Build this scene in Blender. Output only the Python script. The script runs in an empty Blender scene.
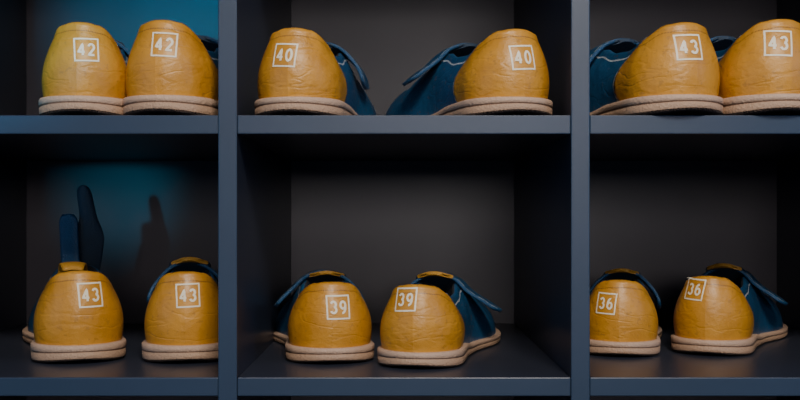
import bpy, bmesh, math
from mathutils import Vector, Matrix
from mathutils.bvhtree import BVHTree

U = 0.00078            # metres per unit (1 unit = 1 photo px on the shelf front plane)
CAMZ = 1028*U          # camera height above the floor
DEPTH = 500
SC = bpy.context.scene

# ------------------------------------------------------------------ materials
def new_mat(name):
    m = bpy.data.materials.new(name); m.use_nodes = True
    nt = m.node_tree
    return m, nt, nt.nodes['Principled BSDF']

def noise_bump(nt, b, scale, strength, dist, coord='Object', detail=4):
    tc = nt.nodes.new('ShaderNodeTexCoord')
    n = nt.nodes.new('ShaderNodeTexNoise'); n.inputs['Scale'].default_value = scale
    n.inputs['Detail'].default_value = detail
    out = n.outputs['Fac']
    nt.links.new(tc.outputs[coord], n.inputs['Vector'])
    bp = nt.nodes.new('ShaderNodeBump'); bp.inputs['Strength'].default_value = strength
    bp.inputs['Distance'].default_value = dist
    nt.links.new(out, bp.inputs['Height'])
    nt.links.new(bp.outputs['Normal'], b.inputs['Normal'])
    return n, tc

def simple(name, col, rough, scale=60, bs=0.1, bd=0.001, var=0.15, spec=0.5, coord='Object'):
    m, nt, b = new_mat(name)
    n, tc = noise_bump(nt, b, scale, bs, bd, coord)
    n2 = nt.nodes.new('ShaderNodeTexNoise'); n2.inputs['Scale'].default_value = scale*0.12
    n2.inputs['Detail'].default_value = 5
    nt.links.new(tc.outputs[coord], n2.inputs['Vector'])
    mx = nt.nodes.new('ShaderNodeMix'); mx.data_type = 'RGBA'
    mx.inputs['A'].default_value = (*[c*(1-var) for c in col], 1)
    mx.inputs['B'].default_value = (*[c*(1+var) for c in col], 1)
    nt.links.new(n2.outputs['Fac'], mx.inputs['Factor'])
    nt.links.new(mx.outputs['Result'], b.inputs['Base Color'])
    b.inputs['Roughness'].default_value = rough
    b.inputs['Specular IOR Level'].default_value = spec
    return m

M_PANEL = simple('charcoal_laminate', (0.027, 0.032, 0.050), 0.34, 90, 0.12, 0.0006, 0.18)
M_BACK  = simple('charcoal_back_panel', (0.084, 0.074, 0.086), 0.36, 30, 0.10, 0.0006, 0.45)
M_EDGE  = simple('edge_band_blue_light_tint', (0.020, 0.039, 0.074), 0.40, 120, 0.12, 0.0005, 0.15)  # edge band; bluish light on the front edges is put into its colour
M_WALL  = simple('painted_wall', (0.10, 0.11, 0.13), 0.8, 30, 0.1, 0.001)
M_FLOOR = simple('dark_floor', (0.05, 0.045, 0.042), 0.5, 20, 0.1, 0.001)
M_MID   = simple('sole_tan', (0.40, 0.26, 0.17), 0.6, 0.5, 0.25, 0.4, 0.2)
M_MID2  = simple('sole_tan_light', (0.50, 0.34, 0.24), 0.6, 0.5, 0.2, 0.3, 0.15)
M_GROOVE= simple('sole_groove', (0.20, 0.115, 0.07), 0.7, 0.5, 0.2, 0.3)
M_RUB   = simple('sole_rubber', (0.10, 0.055, 0.035), 0.75, 0.7, 0.8, 1.0, 0.6)
M_LIN   = simple('shoe_lining', (0.018, 0.019, 0.024), 0.85, 0.8, 0.3, 0.4)
M_WHITE = simple('label_paint', (0.80, 0.74, 0.58), 0.55, 1.5, 0.1, 0.1, 0.08)
M_YEL   = simple('yellow_leather_trim', (0.46, 0.23, 0.025), 0.45, 0.8, 0.3, 0.3, 0.1)

def upper_material():
    m, nt, b = new_mat('two_tone_leather')
    N = nt.nodes; Lk = nt.links
    def attr(n):
        a = N.new('ShaderNodeAttribute'); a.attribute_name = n; return a.outputs['Fac']
    def mth(op, a, bb=None, c=None):
        k = N.new('ShaderNodeMath'); k.operation = op
        for i, v in enumerate((a, bb, c)):
            if v is None: continue
            if isinstance(v, (int, float)): k.inputs[i].default_value = v
            else: Lk.new(v, k.inputs[i])
        return k.outputs[0]
    def mix(f, a, bb):
        k = N.new('ShaderNodeMix'); k.data_type = 'RGBA'
        Lk.new(f, k.inputs['Factor'])
        for nm, v in (('A', a), ('B', bb)):
            if isinstance(v, tuple): k.inputs[nm].default_value = (*v, 1)
            else: Lk.new(v, k.inputs[nm])
        return k.outputs['Result']
    seam = attr('seam'); rim = attr('rim'); along = attr('along')
    tc = N.new('ShaderNodeTexCoord')
    oi = N.new('ShaderNodeObjectInfo')
    ad = N.new('ShaderNodeVectorMath'); ad.operation = 'MULTIPLY_ADD'
    cb = N.new('ShaderNodeCombineXYZ')
    for i in range(3): Lk.new(oi.outputs['Random'], cb.inputs[i])
    Lk.new(cb.outputs[0], ad.inputs[0]); ad.inputs[1].default_value = (900, 500, 700)
    Lk.new(tc.outputs['Object'], ad.inputs[2])
    stretch = N.new('ShaderNodeVectorMath'); stretch.operation = 'MULTIPLY'
    Lk.new(ad.outputs[0], stretch.inputs[0]); stretch.inputs[1].default_value = (0.5, 0.5, 1.6)
    def noise(scale, detail=4, src=None):
        n = N.new('ShaderNodeTexNoise'); n.inputs['Scale'].default_value = scale
        n.inputs['Detail'].default_value = detail
        Lk.new((src or ad).outputs[0], n.inputs['Vector']); return n.outputs['Fac']
    big = noise(0.045, 8); fine = noise(1.1, 3)
    yel = mix(big, (0.36, 0.150, 0.008), (0.64, 0.305, 0.030))
    blu = mix(big, (0.006, 0.045, 0.115), (0.014, 0.085, 0.195))
    isy = mth('LESS_THAN', seam, 0.0)
    col = mix(isy, blu, yel)
    dash = mth('LESS_THAN', mth('FRACT', mth('DIVIDE', along, 2.6)), 0.78)
    l1 = mth('MULTIPLY', mth('LESS_THAN', mth('ABSOLUTE', mth('SUBTRACT', seam, 2.6)), 0.7), dash)
    l2 = mth('MULTIPLY', mth('LESS_THAN', mth('ABSOLUTE', mth('SUBTRACT', rim, 5.5)), 0.7), dash)
    l2 = mth('MULTIPLY', l2, mth('GREATER_THAN', seam, 0.0))
    st = mth('MAXIMUM', l1, l2)
    col = mix(st, col, (0.50, 0.54, 0.56))
    l3 = mth('MULTIPLY', mth('LESS_THAN', mth('ABSOLUTE', mth('ADD', seam, 3.0)), 0.5), dash)
    l4 = mth('MULTIPLY', mth('LESS_THAN', mth('ABSOLUTE', mth('SUBTRACT', rim, 6.0)), 0.5), isy)
    col = mix(mth('MAXIMUM', l3, mth('MULTIPLY', l4, dash)), col, (0.24, 0.11, 0.018))
    edge = mth('LESS_THAN', mth('ABSOLUTE', seam), 0.4)
    col = mix(edge, col, (0.10, 0.055, 0.025))
    sc = noise(0.22, 9)
    sf = mth('MULTIPLY', mth('GREATER_THAN', sc, 0.64), 0.28)
    col = mix(sf, col, (0.16, 0.085, 0.03))
    Lk.new(col, b.inputs['Base Color'])
    ro = mth('ADD', mth('MULTIPLY', big, 0.28), 0.28)
    Lk.new(ro, b.inputs['Roughness'])
    b.inputs['Coat Weight'].default_value = 0.15
    b.inputs['Coat Roughness'].default_value = 0.28
    wr = noise(0.16, 7)
    cn = noise(0.045, 2, stretch)
    crease = mth('MINIMUM', mth('MULTIPLY', mth('ABSOLUTE', mth('SUBTRACT', cn, 0.5)), 22.0), 1.0)
    h = mth('ADD', mth('MULTIPLY', fine, 0.4), mth('ADD', mth('MULTIPLY', wr, 1.4), mth('MULTIPLY', crease, 0.40)))
    bp = N.new('ShaderNodeBump'); bp.inputs['Strength'].default_value = 0.45
    bp.inputs['Distance'].default_value = 0.0012
    Lk.new(h, bp.inputs['Height']); Lk.new(bp.outputs['Normal'], b.inputs['Normal'])
    return m
M_UP = upper_material()
M_BLUE = simple('blue_leather', (0.010, 0.060, 0.145), 0.42, 0.8, 0.3, 0.3, 0.2)
M_NAVY = simple('navy_tongue_fabric', (0.016, 0.036, 0.068), 0.6, 0.9, 0.3, 0.3, 0.2)
M_STITCH = simple('pale_thread', (0.48, 0.52, 0.54), 0.7, 1, 0.1, 0.1)

# ------------------------------------------------------------------ helpers
def mesh_obj(name, verts, faces, mats, mi=None, smooth=True, parent=None):
    me = bpy.data.meshes.new(name)
    me.from_pydata([tuple(v) for v in verts], [], faces)
    for m in mats: me.materials.append(m)
    if mi: me.polygons.foreach_set('material_index', mi)
    me.polygons.foreach_set('use_smooth', [smooth]*len(me.polygons))
    me.update()
    o = bpy.data.objects.new(name, me); SC.collection.objects.link(o)
    if parent: o.parent = parent
    return o

def box(bm, x0, x1, y0, y1, z0, z1, mi=0, bev=0.0):
    vs = [bm.verts.new((x, y, z)) for x in (x0, x1) for y in (y0, y1) for z in (z0, z1)]
    idx = [(0,1,3,2),(4,6,7,5),(0,4,5,1),(2,3,7,6),(0,2,6,4),(1,5,7,3)]
    for i, f in enumerate(idx):
        fc = bm.faces.new([vs[j] for j in f]); fc.material_index = mi
        if i == 2 and mi == 0: fc.material_index = 1      # front edge = edge band

# ------------------------------------------------------------------ shelf unit
PY = lambda py: CAMZ + (215-py)*U
PX = lambda px: (px-400)*U
def build_shelf():
    root = bpy.data.objects.new('shoe_cubby_shelf', None); SC.collection.objects.link(root)
    def mk(name, args, mats=(M_PANEL, M_EDGE)):
        bm = bmesh.new(); box(bm, *args)
        bmesh.ops.recalc_face_normals(bm, faces=bm.faces[:])
        me = bpy.data.meshes.new(name); bm.to_mesh(me); bm.free()
        for m in mats: me.materials.append(m)
        o = bpy.data.objects.new(name, me); SC.collection.objects.link(o); o.parent = root
        bv = o.modifiers.new('bev', 'BEVEL'); bv.width = 0.0009; bv.segments = 2
        return o
    xs = [(-179,-160), (218,237), (571,590), (965,984)]
    tops = [-147, 115, 377.5, 640, 902, 1164]        # shelf top py, thickness 19
    yb = DEPTH*U
    for i, (a, b) in enumerate(xs):
        mk('upright_%d' % (i+1), (PX(a), PX(b), 0.0, yb, PY(1183), PY(-147)))
    for j, t in enumerate(tops):
        for i in range(3):
            mk('shelf_board_%d_%d' % (j+1, i+1), (PX(xs[i][1]), PX(xs[i+1][0]), 0.0008, yb, PY(t+19), PY(t)))
    mk('back_panel', (PX(-179), PX(984), yb, yb+0.006, PY(1183), PY(-147)), (M_BACK, M_BACK))
    mk('plinth', (PX(-170), PX(975), 0.02, yb, 0.0, PY(1183)), (M_PANEL, M_PANEL))
build_shelf()

# ------------------------------------------------------------------ shoe
L = 262.0
NH, NM, NT = 26, 54, 22
def sm(a, b, x):
    t = min(1, max(0, (x-a)/(b-a))); return t*t*(3-2*t)
def interp(tab, x):
    if x <= tab[0][0]: return tab[0][1]
    for (x0, v0), (x1, v1) in zip(tab, tab[1:]):
        if x <= x1:
            t = (x-x0)/(x1-x0); t = t*t*(3-2*t); return v0+(v1-v0)*t
    return tab[-1][1]
WB = [(36, 35), (85, 33.0), (110, 33.5), (178, 43), (190, 43)]
XT = [(36, 24), (85, 24), (112, 20), (135, 9), (152, 0)]
ZT = [(0, 75), (9, 73.5), (30, 66), (60, 59), (80, 60.5), (105, 68), (128, 74), (150, 68), (190, 54), (225, 43), (262, 33)]
ZS = [(0, 15), (70, 14.5), (110, 10), (200, 9), (262, 12)]
def perim():
    r = []
    for i in range(NH):
        a = math.pi/2*i/NH
        r.append((35*math.sin(a), 36*(1-math.cos(a)), 24*math.sin(a), 9+27*(1-math.cos(a)), math.sin(a), -math.cos(a)))
    for i in range(NM):
        y = 36+(185-36)*i/NM
        r.append((interp(WB, y), y, interp(XT, y), y, 1.0, 0.0))
    for i in range(NT+1):
        b = math.pi/2*i/NT
        r.append((43*math.cos(b)**0.92, 185+(L-185)*math.sin(b), 0.0, 185+(L-32-185)*math.sin(b), math.cos(b), math.sin(b)))
    return r
PER = perim(); NP = len(PER)
def banana(y, hand): return hand*7.0*sm(70, 240, y)
NR = 30

def seamf(z):
    return 63 - (38*((z-32)/36)**2 if z > 32 else 8*((z-32)/18)**2)

def build_upper(hand):
    verts, rim, seam, along = [], [], [], []
    cols = []
    order = [(i, -1) for i in range(NP-1, 0, -1)] + [(i, 1) for i in range(0, NP)]
    for (i, sd) in order:
        bx, by, tx, ty, nx, ny = PER[i]
        zb = interp(ZS, by); zt = interp(ZT, ty if i >= NH else 36*(by/36)**0.9)
        wv = sm(80, 150, by)
        col = []
        for r in range(NR+1):
            v = r/NR
            s_in = (v**2.2)*(1-wv) + (1-math.cos(math.pi/2*v))*wv
            s_up = v*(1-wv) + math.sin(math.pi/2*v)*wv
            bul = 2.6*math.sin(math.pi*min(1, v*1.1))*(1-wv)
            x = (bx-2.0)*(1-s_in)+tx*s_in + bul*nx
            if i == 0: x = 0
            y = by+(1.8 if i < NH else 0); y = y*(1-s_in)+ty*s_in + bul*ny
            z = zb + (zt-zb)*s_up
            sv = by - seamf(z)
            k = 1-sm(-0.6, 0.6, sv)
            x += nx*1.3*k*(1 if i else 0); y += ny*1.3*k
            x = max(x, 0)
            col.append(len(verts))
            verts.append((sd*x+banana(y, hand), y, z))
            rim.append((zt-z) if i < NH+NM*0.62 else 60)
            seam.append(sv); along.append((by*1.0 if i >= NH else 36-36*(math.pi/2-math.pi/2*i/NH)) + z*0.9)
        for (off, dz, rr) in ((1.2, 1.4, 0.0), (3.2, 1.6, 0), (4.8, 0.2, 99), (5.6, -3, 99), (5.5, -14, 99), (4.5, -30, 99), (4.5, -46, 99)):
            px_, py_ = tx, ty
            x = max(0, px_-off*(nx if i < NH else 1.0)); y = py_-off*ny if i < NH else py_
            if i == 0: x = 0
            col.append(len(verts))
            verts.append((sd*x+banana(y, hand), y, zt+dz if zt+dz > 16 else 16))
            rim.append(0.0); seam.append(by-seamf(zt)); along.append(0)
        cols.append((col, i))
    faces, mi = [], []
    nr = len(cols[0][0])
    for (c0, i0), (c1, i1) in zip(cols, cols[1:]):
        for r in range(nr-1):
            if r >= NR and max(i0, i1) > NH and min(PER[i0][2], PER[i1][2]) <= 0.0: continue
            faces.append((c0[r], c1[r], c1[r+1], c0[r+1]))
            mi.append(1 if r >= NR+2 else 0)
    c0 = cols[-1][0]; c1 = cols[0][0]
    for r in range(NR):
        faces.append((c0[r], c1[r], c1[r+1], c0[r+1])); mi.append(0)
    return verts, faces, mi, rim, seam, along

def build_sole(hand):
    layers = [
        (-7.0, 1.04, 1), (2.0, 1.04, 1), (3.0, 0.96, 1), (3.0, 0.66, 2), (2.0, 0.62, 2), (2.0, 0.57, 0), (2.8, 0.53, 0),
        (2.6, 0.16, 3), (1.2, 0.03, 3), (-1.0, 0.0, 3), (-14, 0.0, 3)]
    order = [(i, -1) for i in range(NP-2, 0, -1)] + [(i, 1) for i in range(0, NP)]
    verts, faces, mi = [], [], []
    n = len(order)
    for (off, fz, m) in layers:
        for (i, sd) in order:
            bx, by, tx, ty, nx, ny = PER[i]
            x = max(0, bx+off*nx) if i not in (0, NP-1) else 0
            y = by+off*ny
            zs = interp(ZS, by)
            lift = 3.0*max(0, 1-by/26)**2 + 5*sm(205, 262, by)
            z = zs*fz
            z = z + lift*(1-fz) if fz < 1 else z
            verts.append((sd*x+banana(y, hand), y, z))
    for k in range(len(layers)-1):
        for j in range(n):
            a = k*n+j; b = k*n+(j+1) % n
            faces.append((a, a+n, b+n, b)); mi.append(layers[k][2])
    faces.append(tuple((len(layers)-1)*n+j for j in range(n))); mi.append(3)
    faces.append(tuple(reversed(range(n)))); mi.append(1)
    return verts, faces, mi

def arc(cx, cy, rx, ry, a0, a1, n=22):
    return [(cx+rx*math.cos(math.radians(a0+(a1-a0)*k/n)), cy+ry*math.sin(math.radians(a0+(a1-a0)*k/n))) for k in range(n+1)]
DIG = {
 '0': [arc(0, 0, .30, .46, 0, 360, 36)],
 '2': [arc(0, .20, .29, .27, 165, -25) + [(.0, -.18), (-.30, -.45), (.0, -.45), (.32, -.45)]],
 '3': [arc(-.02, .23, .27, .23, 160, -80) , arc(-.02, -.21, .30, .25, 85, -160)],
 '4': [[(.14, -.48), (.14, 0), (.14, .47), (-.1, .12), (-.34, -.2), (0, -.2), (.34, -.2)]],
 '6': [arc(0, -.17, .29, .28, 0, 360, 32), [(-.28, -.12)] + arc(.08, .0, .36, .46, 170, 85)],
 '9': [arc(0, .17, .29, .28, 0, 360, 32), [(.28, .12)] + arc(-.08, .0, .36, .46, -10, -95)],
}
def densify(pl, step):
    out = [pl[0]]
    for a, b in zip(pl, pl[1:]):
        d = math.hypot(b[0]-a[0], b[1]-a[1]); n = max(1, int(d/step))
        for k in range(1, n+1): out.append((a[0]+(b[0]-a[0])*k/n, a[1]+(b[1]-a[1])*k/n))
    return out
def ribbon(pl, w):
    pl = densify(pl, 1.0); v, f = [], []
    n = len(pl)
    for k, p in enumerate(pl):
        a = pl[max(0, k-1)]; b = pl[min(n-1, k+1)]
        t = Vector((b[0]-a[0], b[1]-a[1]))
        if t.length < 1e-6: t = Vector((1, 0))
        t.normalize(); nn = Vector((-t.y, t.x))*w/2
        for q in (-1, 0, 1): v.append((p[0]+nn.x*q, p[1]+nn.y*q))
    for k in range(n-1):
        for q in (0, 1):
            f.append((3*k+q, 3*k+q+1, 3*k+4+q, 3*k+3+q))
    return v, f

def build_label(num, upper_vf, zc, tilt, lx, kz, size=18.5):
    V, F = [], []
    def add(v, f):
        o = len(V); V.extend(v); F.extend([tuple(i+o for i in q) for q in f])
    h = size/2
    for a, b in (((-h-.6, -h), (h+.6, -h)), ((h, -h), (h, h)), ((h+.6, h), (-h-.6, h)), ((-h, h), (-h, -h))):
        add(*ribbon([a, b], 1.3))
    for k, ch in enumerate(num):
        for st in DIG[ch]:
            pts = [((p[0]*7.2) + (-3.9 if k == 0 else 3.9), p[1]*10.0) for p in st]
            add(*ribbon(pts, 1.85))
    bvh = BVHTree.FromPolygons([Vector(v) for v in upper_vf[0]], upper_vf[1])
    ct, stt = math.cos(tilt), math.sin(tilt)
    phi = math.asin(max(-0.9, min(0.9, lx/34.0)))
    dirv = Vector((-math.sin(phi), math.cos(phi), 0)); rt = Vector((math.cos(phi), math.sin(phi), 0))
    c0 = Vector((0, 36, 0))
    out = []
    for (x, z) in V:
        X = x*ct - z*stt; Z = (x*stt + z*ct + zc)/kz
        o = c0 + rt*X - dirv*90 + Vector((0, 0, Z))
        hit = bvh.ray_cast(o, dirv)
        p = (hit[0] if hit[0] else o+dirv*60) - dirv*0.35
        out.append(tuple(p))
    return out, F

def sheet(path, width_fn, arch, nw=10, xf=None):
    V, F = [], []
    for k, (y, z) in enumerate(path):
        s = k/(len(path)-1)
        w = width_fn(s); xo = xf(s) if xf else 0
        for q in range(nw+1):
            c = -1+2*q/nw
            V.append((w*c+xo, y+arch*c*c*0.8, z-arch*c*c*0.5))
    for k in range(len(path)-1):
        for q in range(nw):
            a = k*(nw+1)+q; F.append((a, a+1, a+nw+2, a+nw+1))
    return V, F
def bez(p0, p1, p2, n):
    return [tuple((1-t)**2*a+2*t*(1-t)*b+t*t*c for a, b, c in zip(p0, p1, p2)) for t in [k/n for k in range(n+1)]]

def shoe(px, delta, zshelf, theta, k, num, hand=1, ztil=0, lz=54, lx=0, tongue=(104, 80), tipy=False, strap=1, strap_out=0, tall=False, kz=1.0):
    ox_mm = k*0.001
    th = math.radians(theta)
    hc = 36*ox_mm
    cy = delta*U + hc
    X = (px-400)*U*(1000*U+cy)/(1000*U)
    loc = Vector((X - math.sin(th)*hc, cy - math.cos(th)*hc, zshelf+0.0002))
    root = bpy.data.objects.new('bowling_shoe', None); SC.collection.objects.link(root)
    root.location = loc; root.rotation_euler = (0, 0, -th); root.scale = (ox_mm, ox_mm, ox_mm*kz)
    v, f, mi, rim, seam, along = build_upper(hand)
    up = mesh_obj('upper', v, f, [M_UP, M_LIN], mi, True, root)
    for nm, data in (('rim', rim), ('seam', seam), ('along', along)):
        a = up.data.attributes.new(nm, 'FLOAT', 'POINT'); a.data.foreach_set('value', data)
    bm = bmesh.new(); bm.from_mesh(up.data)
    bmesh.ops.remove_doubles(bm, verts=bm.verts[:], dist=0.02)
    bmesh.ops.recalc_face_normals(bm, faces=bm.faces[:])
    bm.to_mesh(up.data); bm.free()
    sv, sf, smi = build_sole(hand)
    so = mesh_obj('sole', sv, sf, [M_MID, M_MID2, M_GROOVE, M_RUB], smi, True, root)
    bm = bmesh.new(); bm.from_mesh(so.data); bmesh.ops.recalc_face_normals(bm, faces=bm.faces[:]); bm.to_mesh(so.data); bm.free()
    iv = []; order = [(i, -1) for i in range(NH+40, 0, -1)] + [(i, 1) for i in range(0, NH+41)]
    for (i, sd) in order:
        bx, by, tx, ty, nx, ny = PER[i]
        iv.append((sd*max(0, bx-6*abs(nx) if i else 0), by+7 if i < NH else by, 20))
    mesh_obj('insole', iv, [tuple(range(len(iv)))], [M_LIN], None, False, root)
    lv, lf = build_label(num, (v, f), lz, math.radians(ztil), lx, kz)
    mesh_obj('size_label', lv, lf, [M_WHITE], None, True, root)
    # tongue
    ty, tz = tongue
    if tall:
        path = bez((140, 62), (116, 84), (ty, tz), 26)
        tv, tf = sheet(path, lambda s: (17 if s < 0.55 else 17-9.5*sm(0.55, 0.78, s))*(1-0.25*sm(0.6, 1, s))*(1-0.45*max(0, (s-0.95)/0.05)**2), 5,
                       xf=lambda s: 10*s+3*sm(0.5, 0.8, s)-9*max(0, s-0.7)/0.3)
        tm = [0]*len(tf)
    else:
        path = bez((142, 62), (122, 72), (ty, tz), 22)
        tv, tf = sheet(path, lambda s: (17+3*s)*(1-0.5*max(0, (s-0.82)/0.18)**2.2), 6)
        tm = [1 if (q//10) >= 20 and tipy else 0 for q in range(len(tf))]
    to = mesh_obj('tongue', tv, tf, [M_NAVY, M_YEL], tm, True, root)
    s = to.modifiers.new('th', 'SOLIDIFY'); s.thickness = 4.0; s.offset = 0
    to.modifiers.new('ss', 'SUBSURF').levels = 1
    if tall:   # loose strap standing upright beside the tongue
        path = bez((108, 56), (108, 90), (112, 124), 20)
        tv, tf = sheet(path, lambda s: 7.5*(1-0.45*max(0, (s-0.9)/0.1)**2), 2, xf=lambda s: -6-3*s)
        to = mesh_obj('strap', tv, tf, [M_BLUE], None, True, root)
        s = to.modifiers.new('th', 'SOLIDIFY'); s.thickness = 3.0; s.offset = 0
        # its yellow pull tab lying over the collar
        path = bez((104, 60), (88, 90), (72, 74), 14)
        tv, tf = sheet(path, lambda s: 13*(1-0.4*s*s), 3, xf=lambda s: -5)
        to = mesh_obj('pull_tab', tv, tf, [M_YEL], None, True, root)
        s = to.modifiers.new('th', 'SOLIDIFY'); s.thickness = 3.0; s.offset = 0
    so_ = strap_out
    pts = [(-37, 36), (-33, 54), (-19, 72), (0, 79.5), (17, 75), (30, 62), (37+so_*0.55, 50), (39+so_, 38 if so_ < 5 else 42)]
    cur = []
    for a in range(len(pts)-1):
        p0 = pts[max(0, a-1)]; p1 = pts[a]; p2 = pts[a+1]; p3 = pts[min(len(pts)-1, a+2)]
        for q in range(6):
            t = q/6
            cur.append(tuple(0.5*((2*p1[c])+(-p0[c]+p2[c])*t+(2*p0[c]-5*p1[c]+4*p2[c]-p3[c])*t*t+(-p0[c]+3*p1[c]-3*p2[c]+p3[c])*t**3) for c in (0, 1)))
    cur.append(pts[-1])
    V, F, m2 = [], [], []
    n = len(cur); cs = [-1, -.88, -.80, -.5, -.2, .2, .5, .80, .88, 1]; nw = len(cs)-1
    for a, (x, z) in enumerate(cur):
        e = a/(n-1)
        hw = 17*(1-0.75*max(0, (e-0.88)/0.12)**2)
        for c in cs:
            yy = 124 + hw*c
            V.append((strap*x + banana(yy, hand)*0.6, yy, z - 0.10*(yy-124) - 0.004*(yy-124)**2))
    for a in range(n-1):
        for q in range(nw):
            i = a*(nw+1)+q; F.append((i, i+1, i+nw+2, i+nw+1))
            m2.append(1 if q in (1, nw-2) and 2 < a < n-3 and a % 4 else 0)
    if not tall:
        st = mesh_obj('strap', V, F, [M_BLUE, M_STITCH], m2, True, root)
        s = st.modifiers.new('th', 'SOLIDIFY'); s.thickness = 3.0; s.offset = 0
    return root

ZU = PY(115); ZL = PY(377.5)
# upper row
shoe(86, 4, ZU, -6, 0.96, '42', -1, 2, 54, lx=7, strap=-1, kz=1.02)
shoe(171, 2, ZU, 6, 1.01, '42', 1, -2, 55, lx=6, strap=1, kz=0.99)
shoe(300, 4, ZU, 10, 0.97, '40', -1, -4, 49, lx=-3, strap=1, kz=0.95)
shoe(505, 2, ZU, -19, 1.01, '40', -1, 4, 45, lx=-1, strap=-1, strap_out=14, kz=0.90)
shoe(671, -10, ZU, -15, 1.06, '43', -1, 2, 49, lx=-5, strap=-1, kz=0.90)
shoe(767, -10, ZU, -7, 1.06, '43', 1, -3, 52, lx=-8, strap=-1, kz=0.93)
# lower row
shoe(79, 84, ZL, -18, 1.06, '43', -1, 1, 55, lx=9, tongue=(126, 152), strap=-1, tall=True, kz=0.97)
shoe(187, 86, ZL, -10, 1.02, '43', 1, 2, 57, lx=2, tipy=True, tongue=(100, 84), strap=-1)
shoe(330, 82, ZL, -7, 1.03, '39', -1, 0, 47, lx=5, tipy=True, tongue=(100, 80), strap=-1, strap_out=7, kz=0.88)
shoe(421, 48, ZL, 12, 0.98, '39', 1, 3, 58, lx=-8, tipy=True, tongue=(98, 82), strap=1, strap_out=20, kz=0.92)
shoe(620, 136, ZL, 14, 0.95, '36', -1, -2, 50, lx=-12, tipy=True, tongue=(100, 82), strap=1, kz=0.94)
shoe(712, 144, ZL, 27, 0.97, '36', 1, -3, 61, lx=-12, tipy=True, tongue=(98, 84), strap=1, strap_out=18, kz=0.96)

# ------------------------------------------------------------------ room
def plane(name, pts, mat):
    mesh_obj(name, pts, [(0, 1, 2, 3)], [mat], None, False)
yb = DEPTH*U+0.01
plane('floor', [(-2.5, -3.2, 0), (2.5, -3.2, 0), (2.5, yb, 0), (-2.5, yb, 0)], M_FLOOR)
plane('wall_back', [(-2.5, yb, 0), (2.5, yb, 0), (2.5, yb, 2.6), (-2.5, yb, 2.6)], M_WALL)

# ------------------------------------------------------------------ lights
def area(name, loc, target, sx, sy, e, col):
    l = bpy.data.lights.new(name, 'AREA'); l.shape = 'RECTANGLE'; l.size = sx; l.size_y = sy
    l.energy = e; l.color = col
    o = bpy.data.objects.new(name, l); SC.collection.objects.link(o)
    o.location = loc; o.rotation_euler = (Vector(target)-Vector(loc)).to_track_quat('-Z', 'Y').to_euler()
def spot(name, loc, target, ang, e, col, rad=0.03):
    l = bpy.data.lights.new(name, 'SPOT'); l.spot_size = math.radians(ang); l.spot_blend = 0.8
    l.energy = e; l.color = col; l.shadow_soft_size = rad
    o = bpy.data.objects.new(name, l); SC.collection.objects.link(o)
    o.location = loc; o.rotation_euler = (Vector(target)-Vector(loc)).to_track_quat('-Z', 'Y').to_euler()
area('ceiling_light', (0.2, -1.3, CAMZ+0.95), (0.08, 0.1, CAMZ), 0.45, 0.25, 26, (1.0, 0.89, 0.77))
area('room_light', (0.25, -2.6, CAMZ+0.35), (0.1, 0, CAMZ), 0.9, 0.4, 11, (1.0, 0.92, 0.90))
area('blue_light', (1.5, -0.9, CAMZ+0.5), (0.2, 0, CAMZ), 0.7, 0.9, 5, (0.15, 0.45, 1.0))
area('blue_light', (-1.3, -0.9, CAMZ+0.2), (-0.2, 0, CAMZ), 0.9, 0.9, 3, (0.08, 0.45, 0.95))
spot('added_teal_spot', (-0.45, -1.5, CAMZ+0.02), (PX(155)*1.5, 0.39, CAMZ+0.225), 9, 95, (0.03, 0.5, 0.9))  # added spot, stands in for the teal reflection on the upper back panel
spot('added_teal_spot', (-0.50, -1.5, CAMZ+0.08), (-0.335, 0.39, PY(190)), 5.0, 22, (0.03, 0.5, 0.85))  # second added spot, for the teal reflection in the lower left cubby
w = bpy.data.worlds.new('world'); SC.world = w; w.use_nodes = True
w.node_tree.nodes['Background'].inputs[0].default_value = (0.22, 0.32, 0.56, 1)
w.node_tree.nodes['Background'].inputs[1].default_value = 0.26

cam = bpy.data.cameras.new('camera'); co = bpy.data.objects.new('camera', cam); SC.collection.objects.link(co)
co.location = (0, -1000*U, CAMZ); co.rotation_euler = (math.pi/2, 0, 0)
cam.sensor_width = 36; cam.lens = 45; cam.shift_y = 15/800; cam.clip_start = 0.01
SC.camera = co
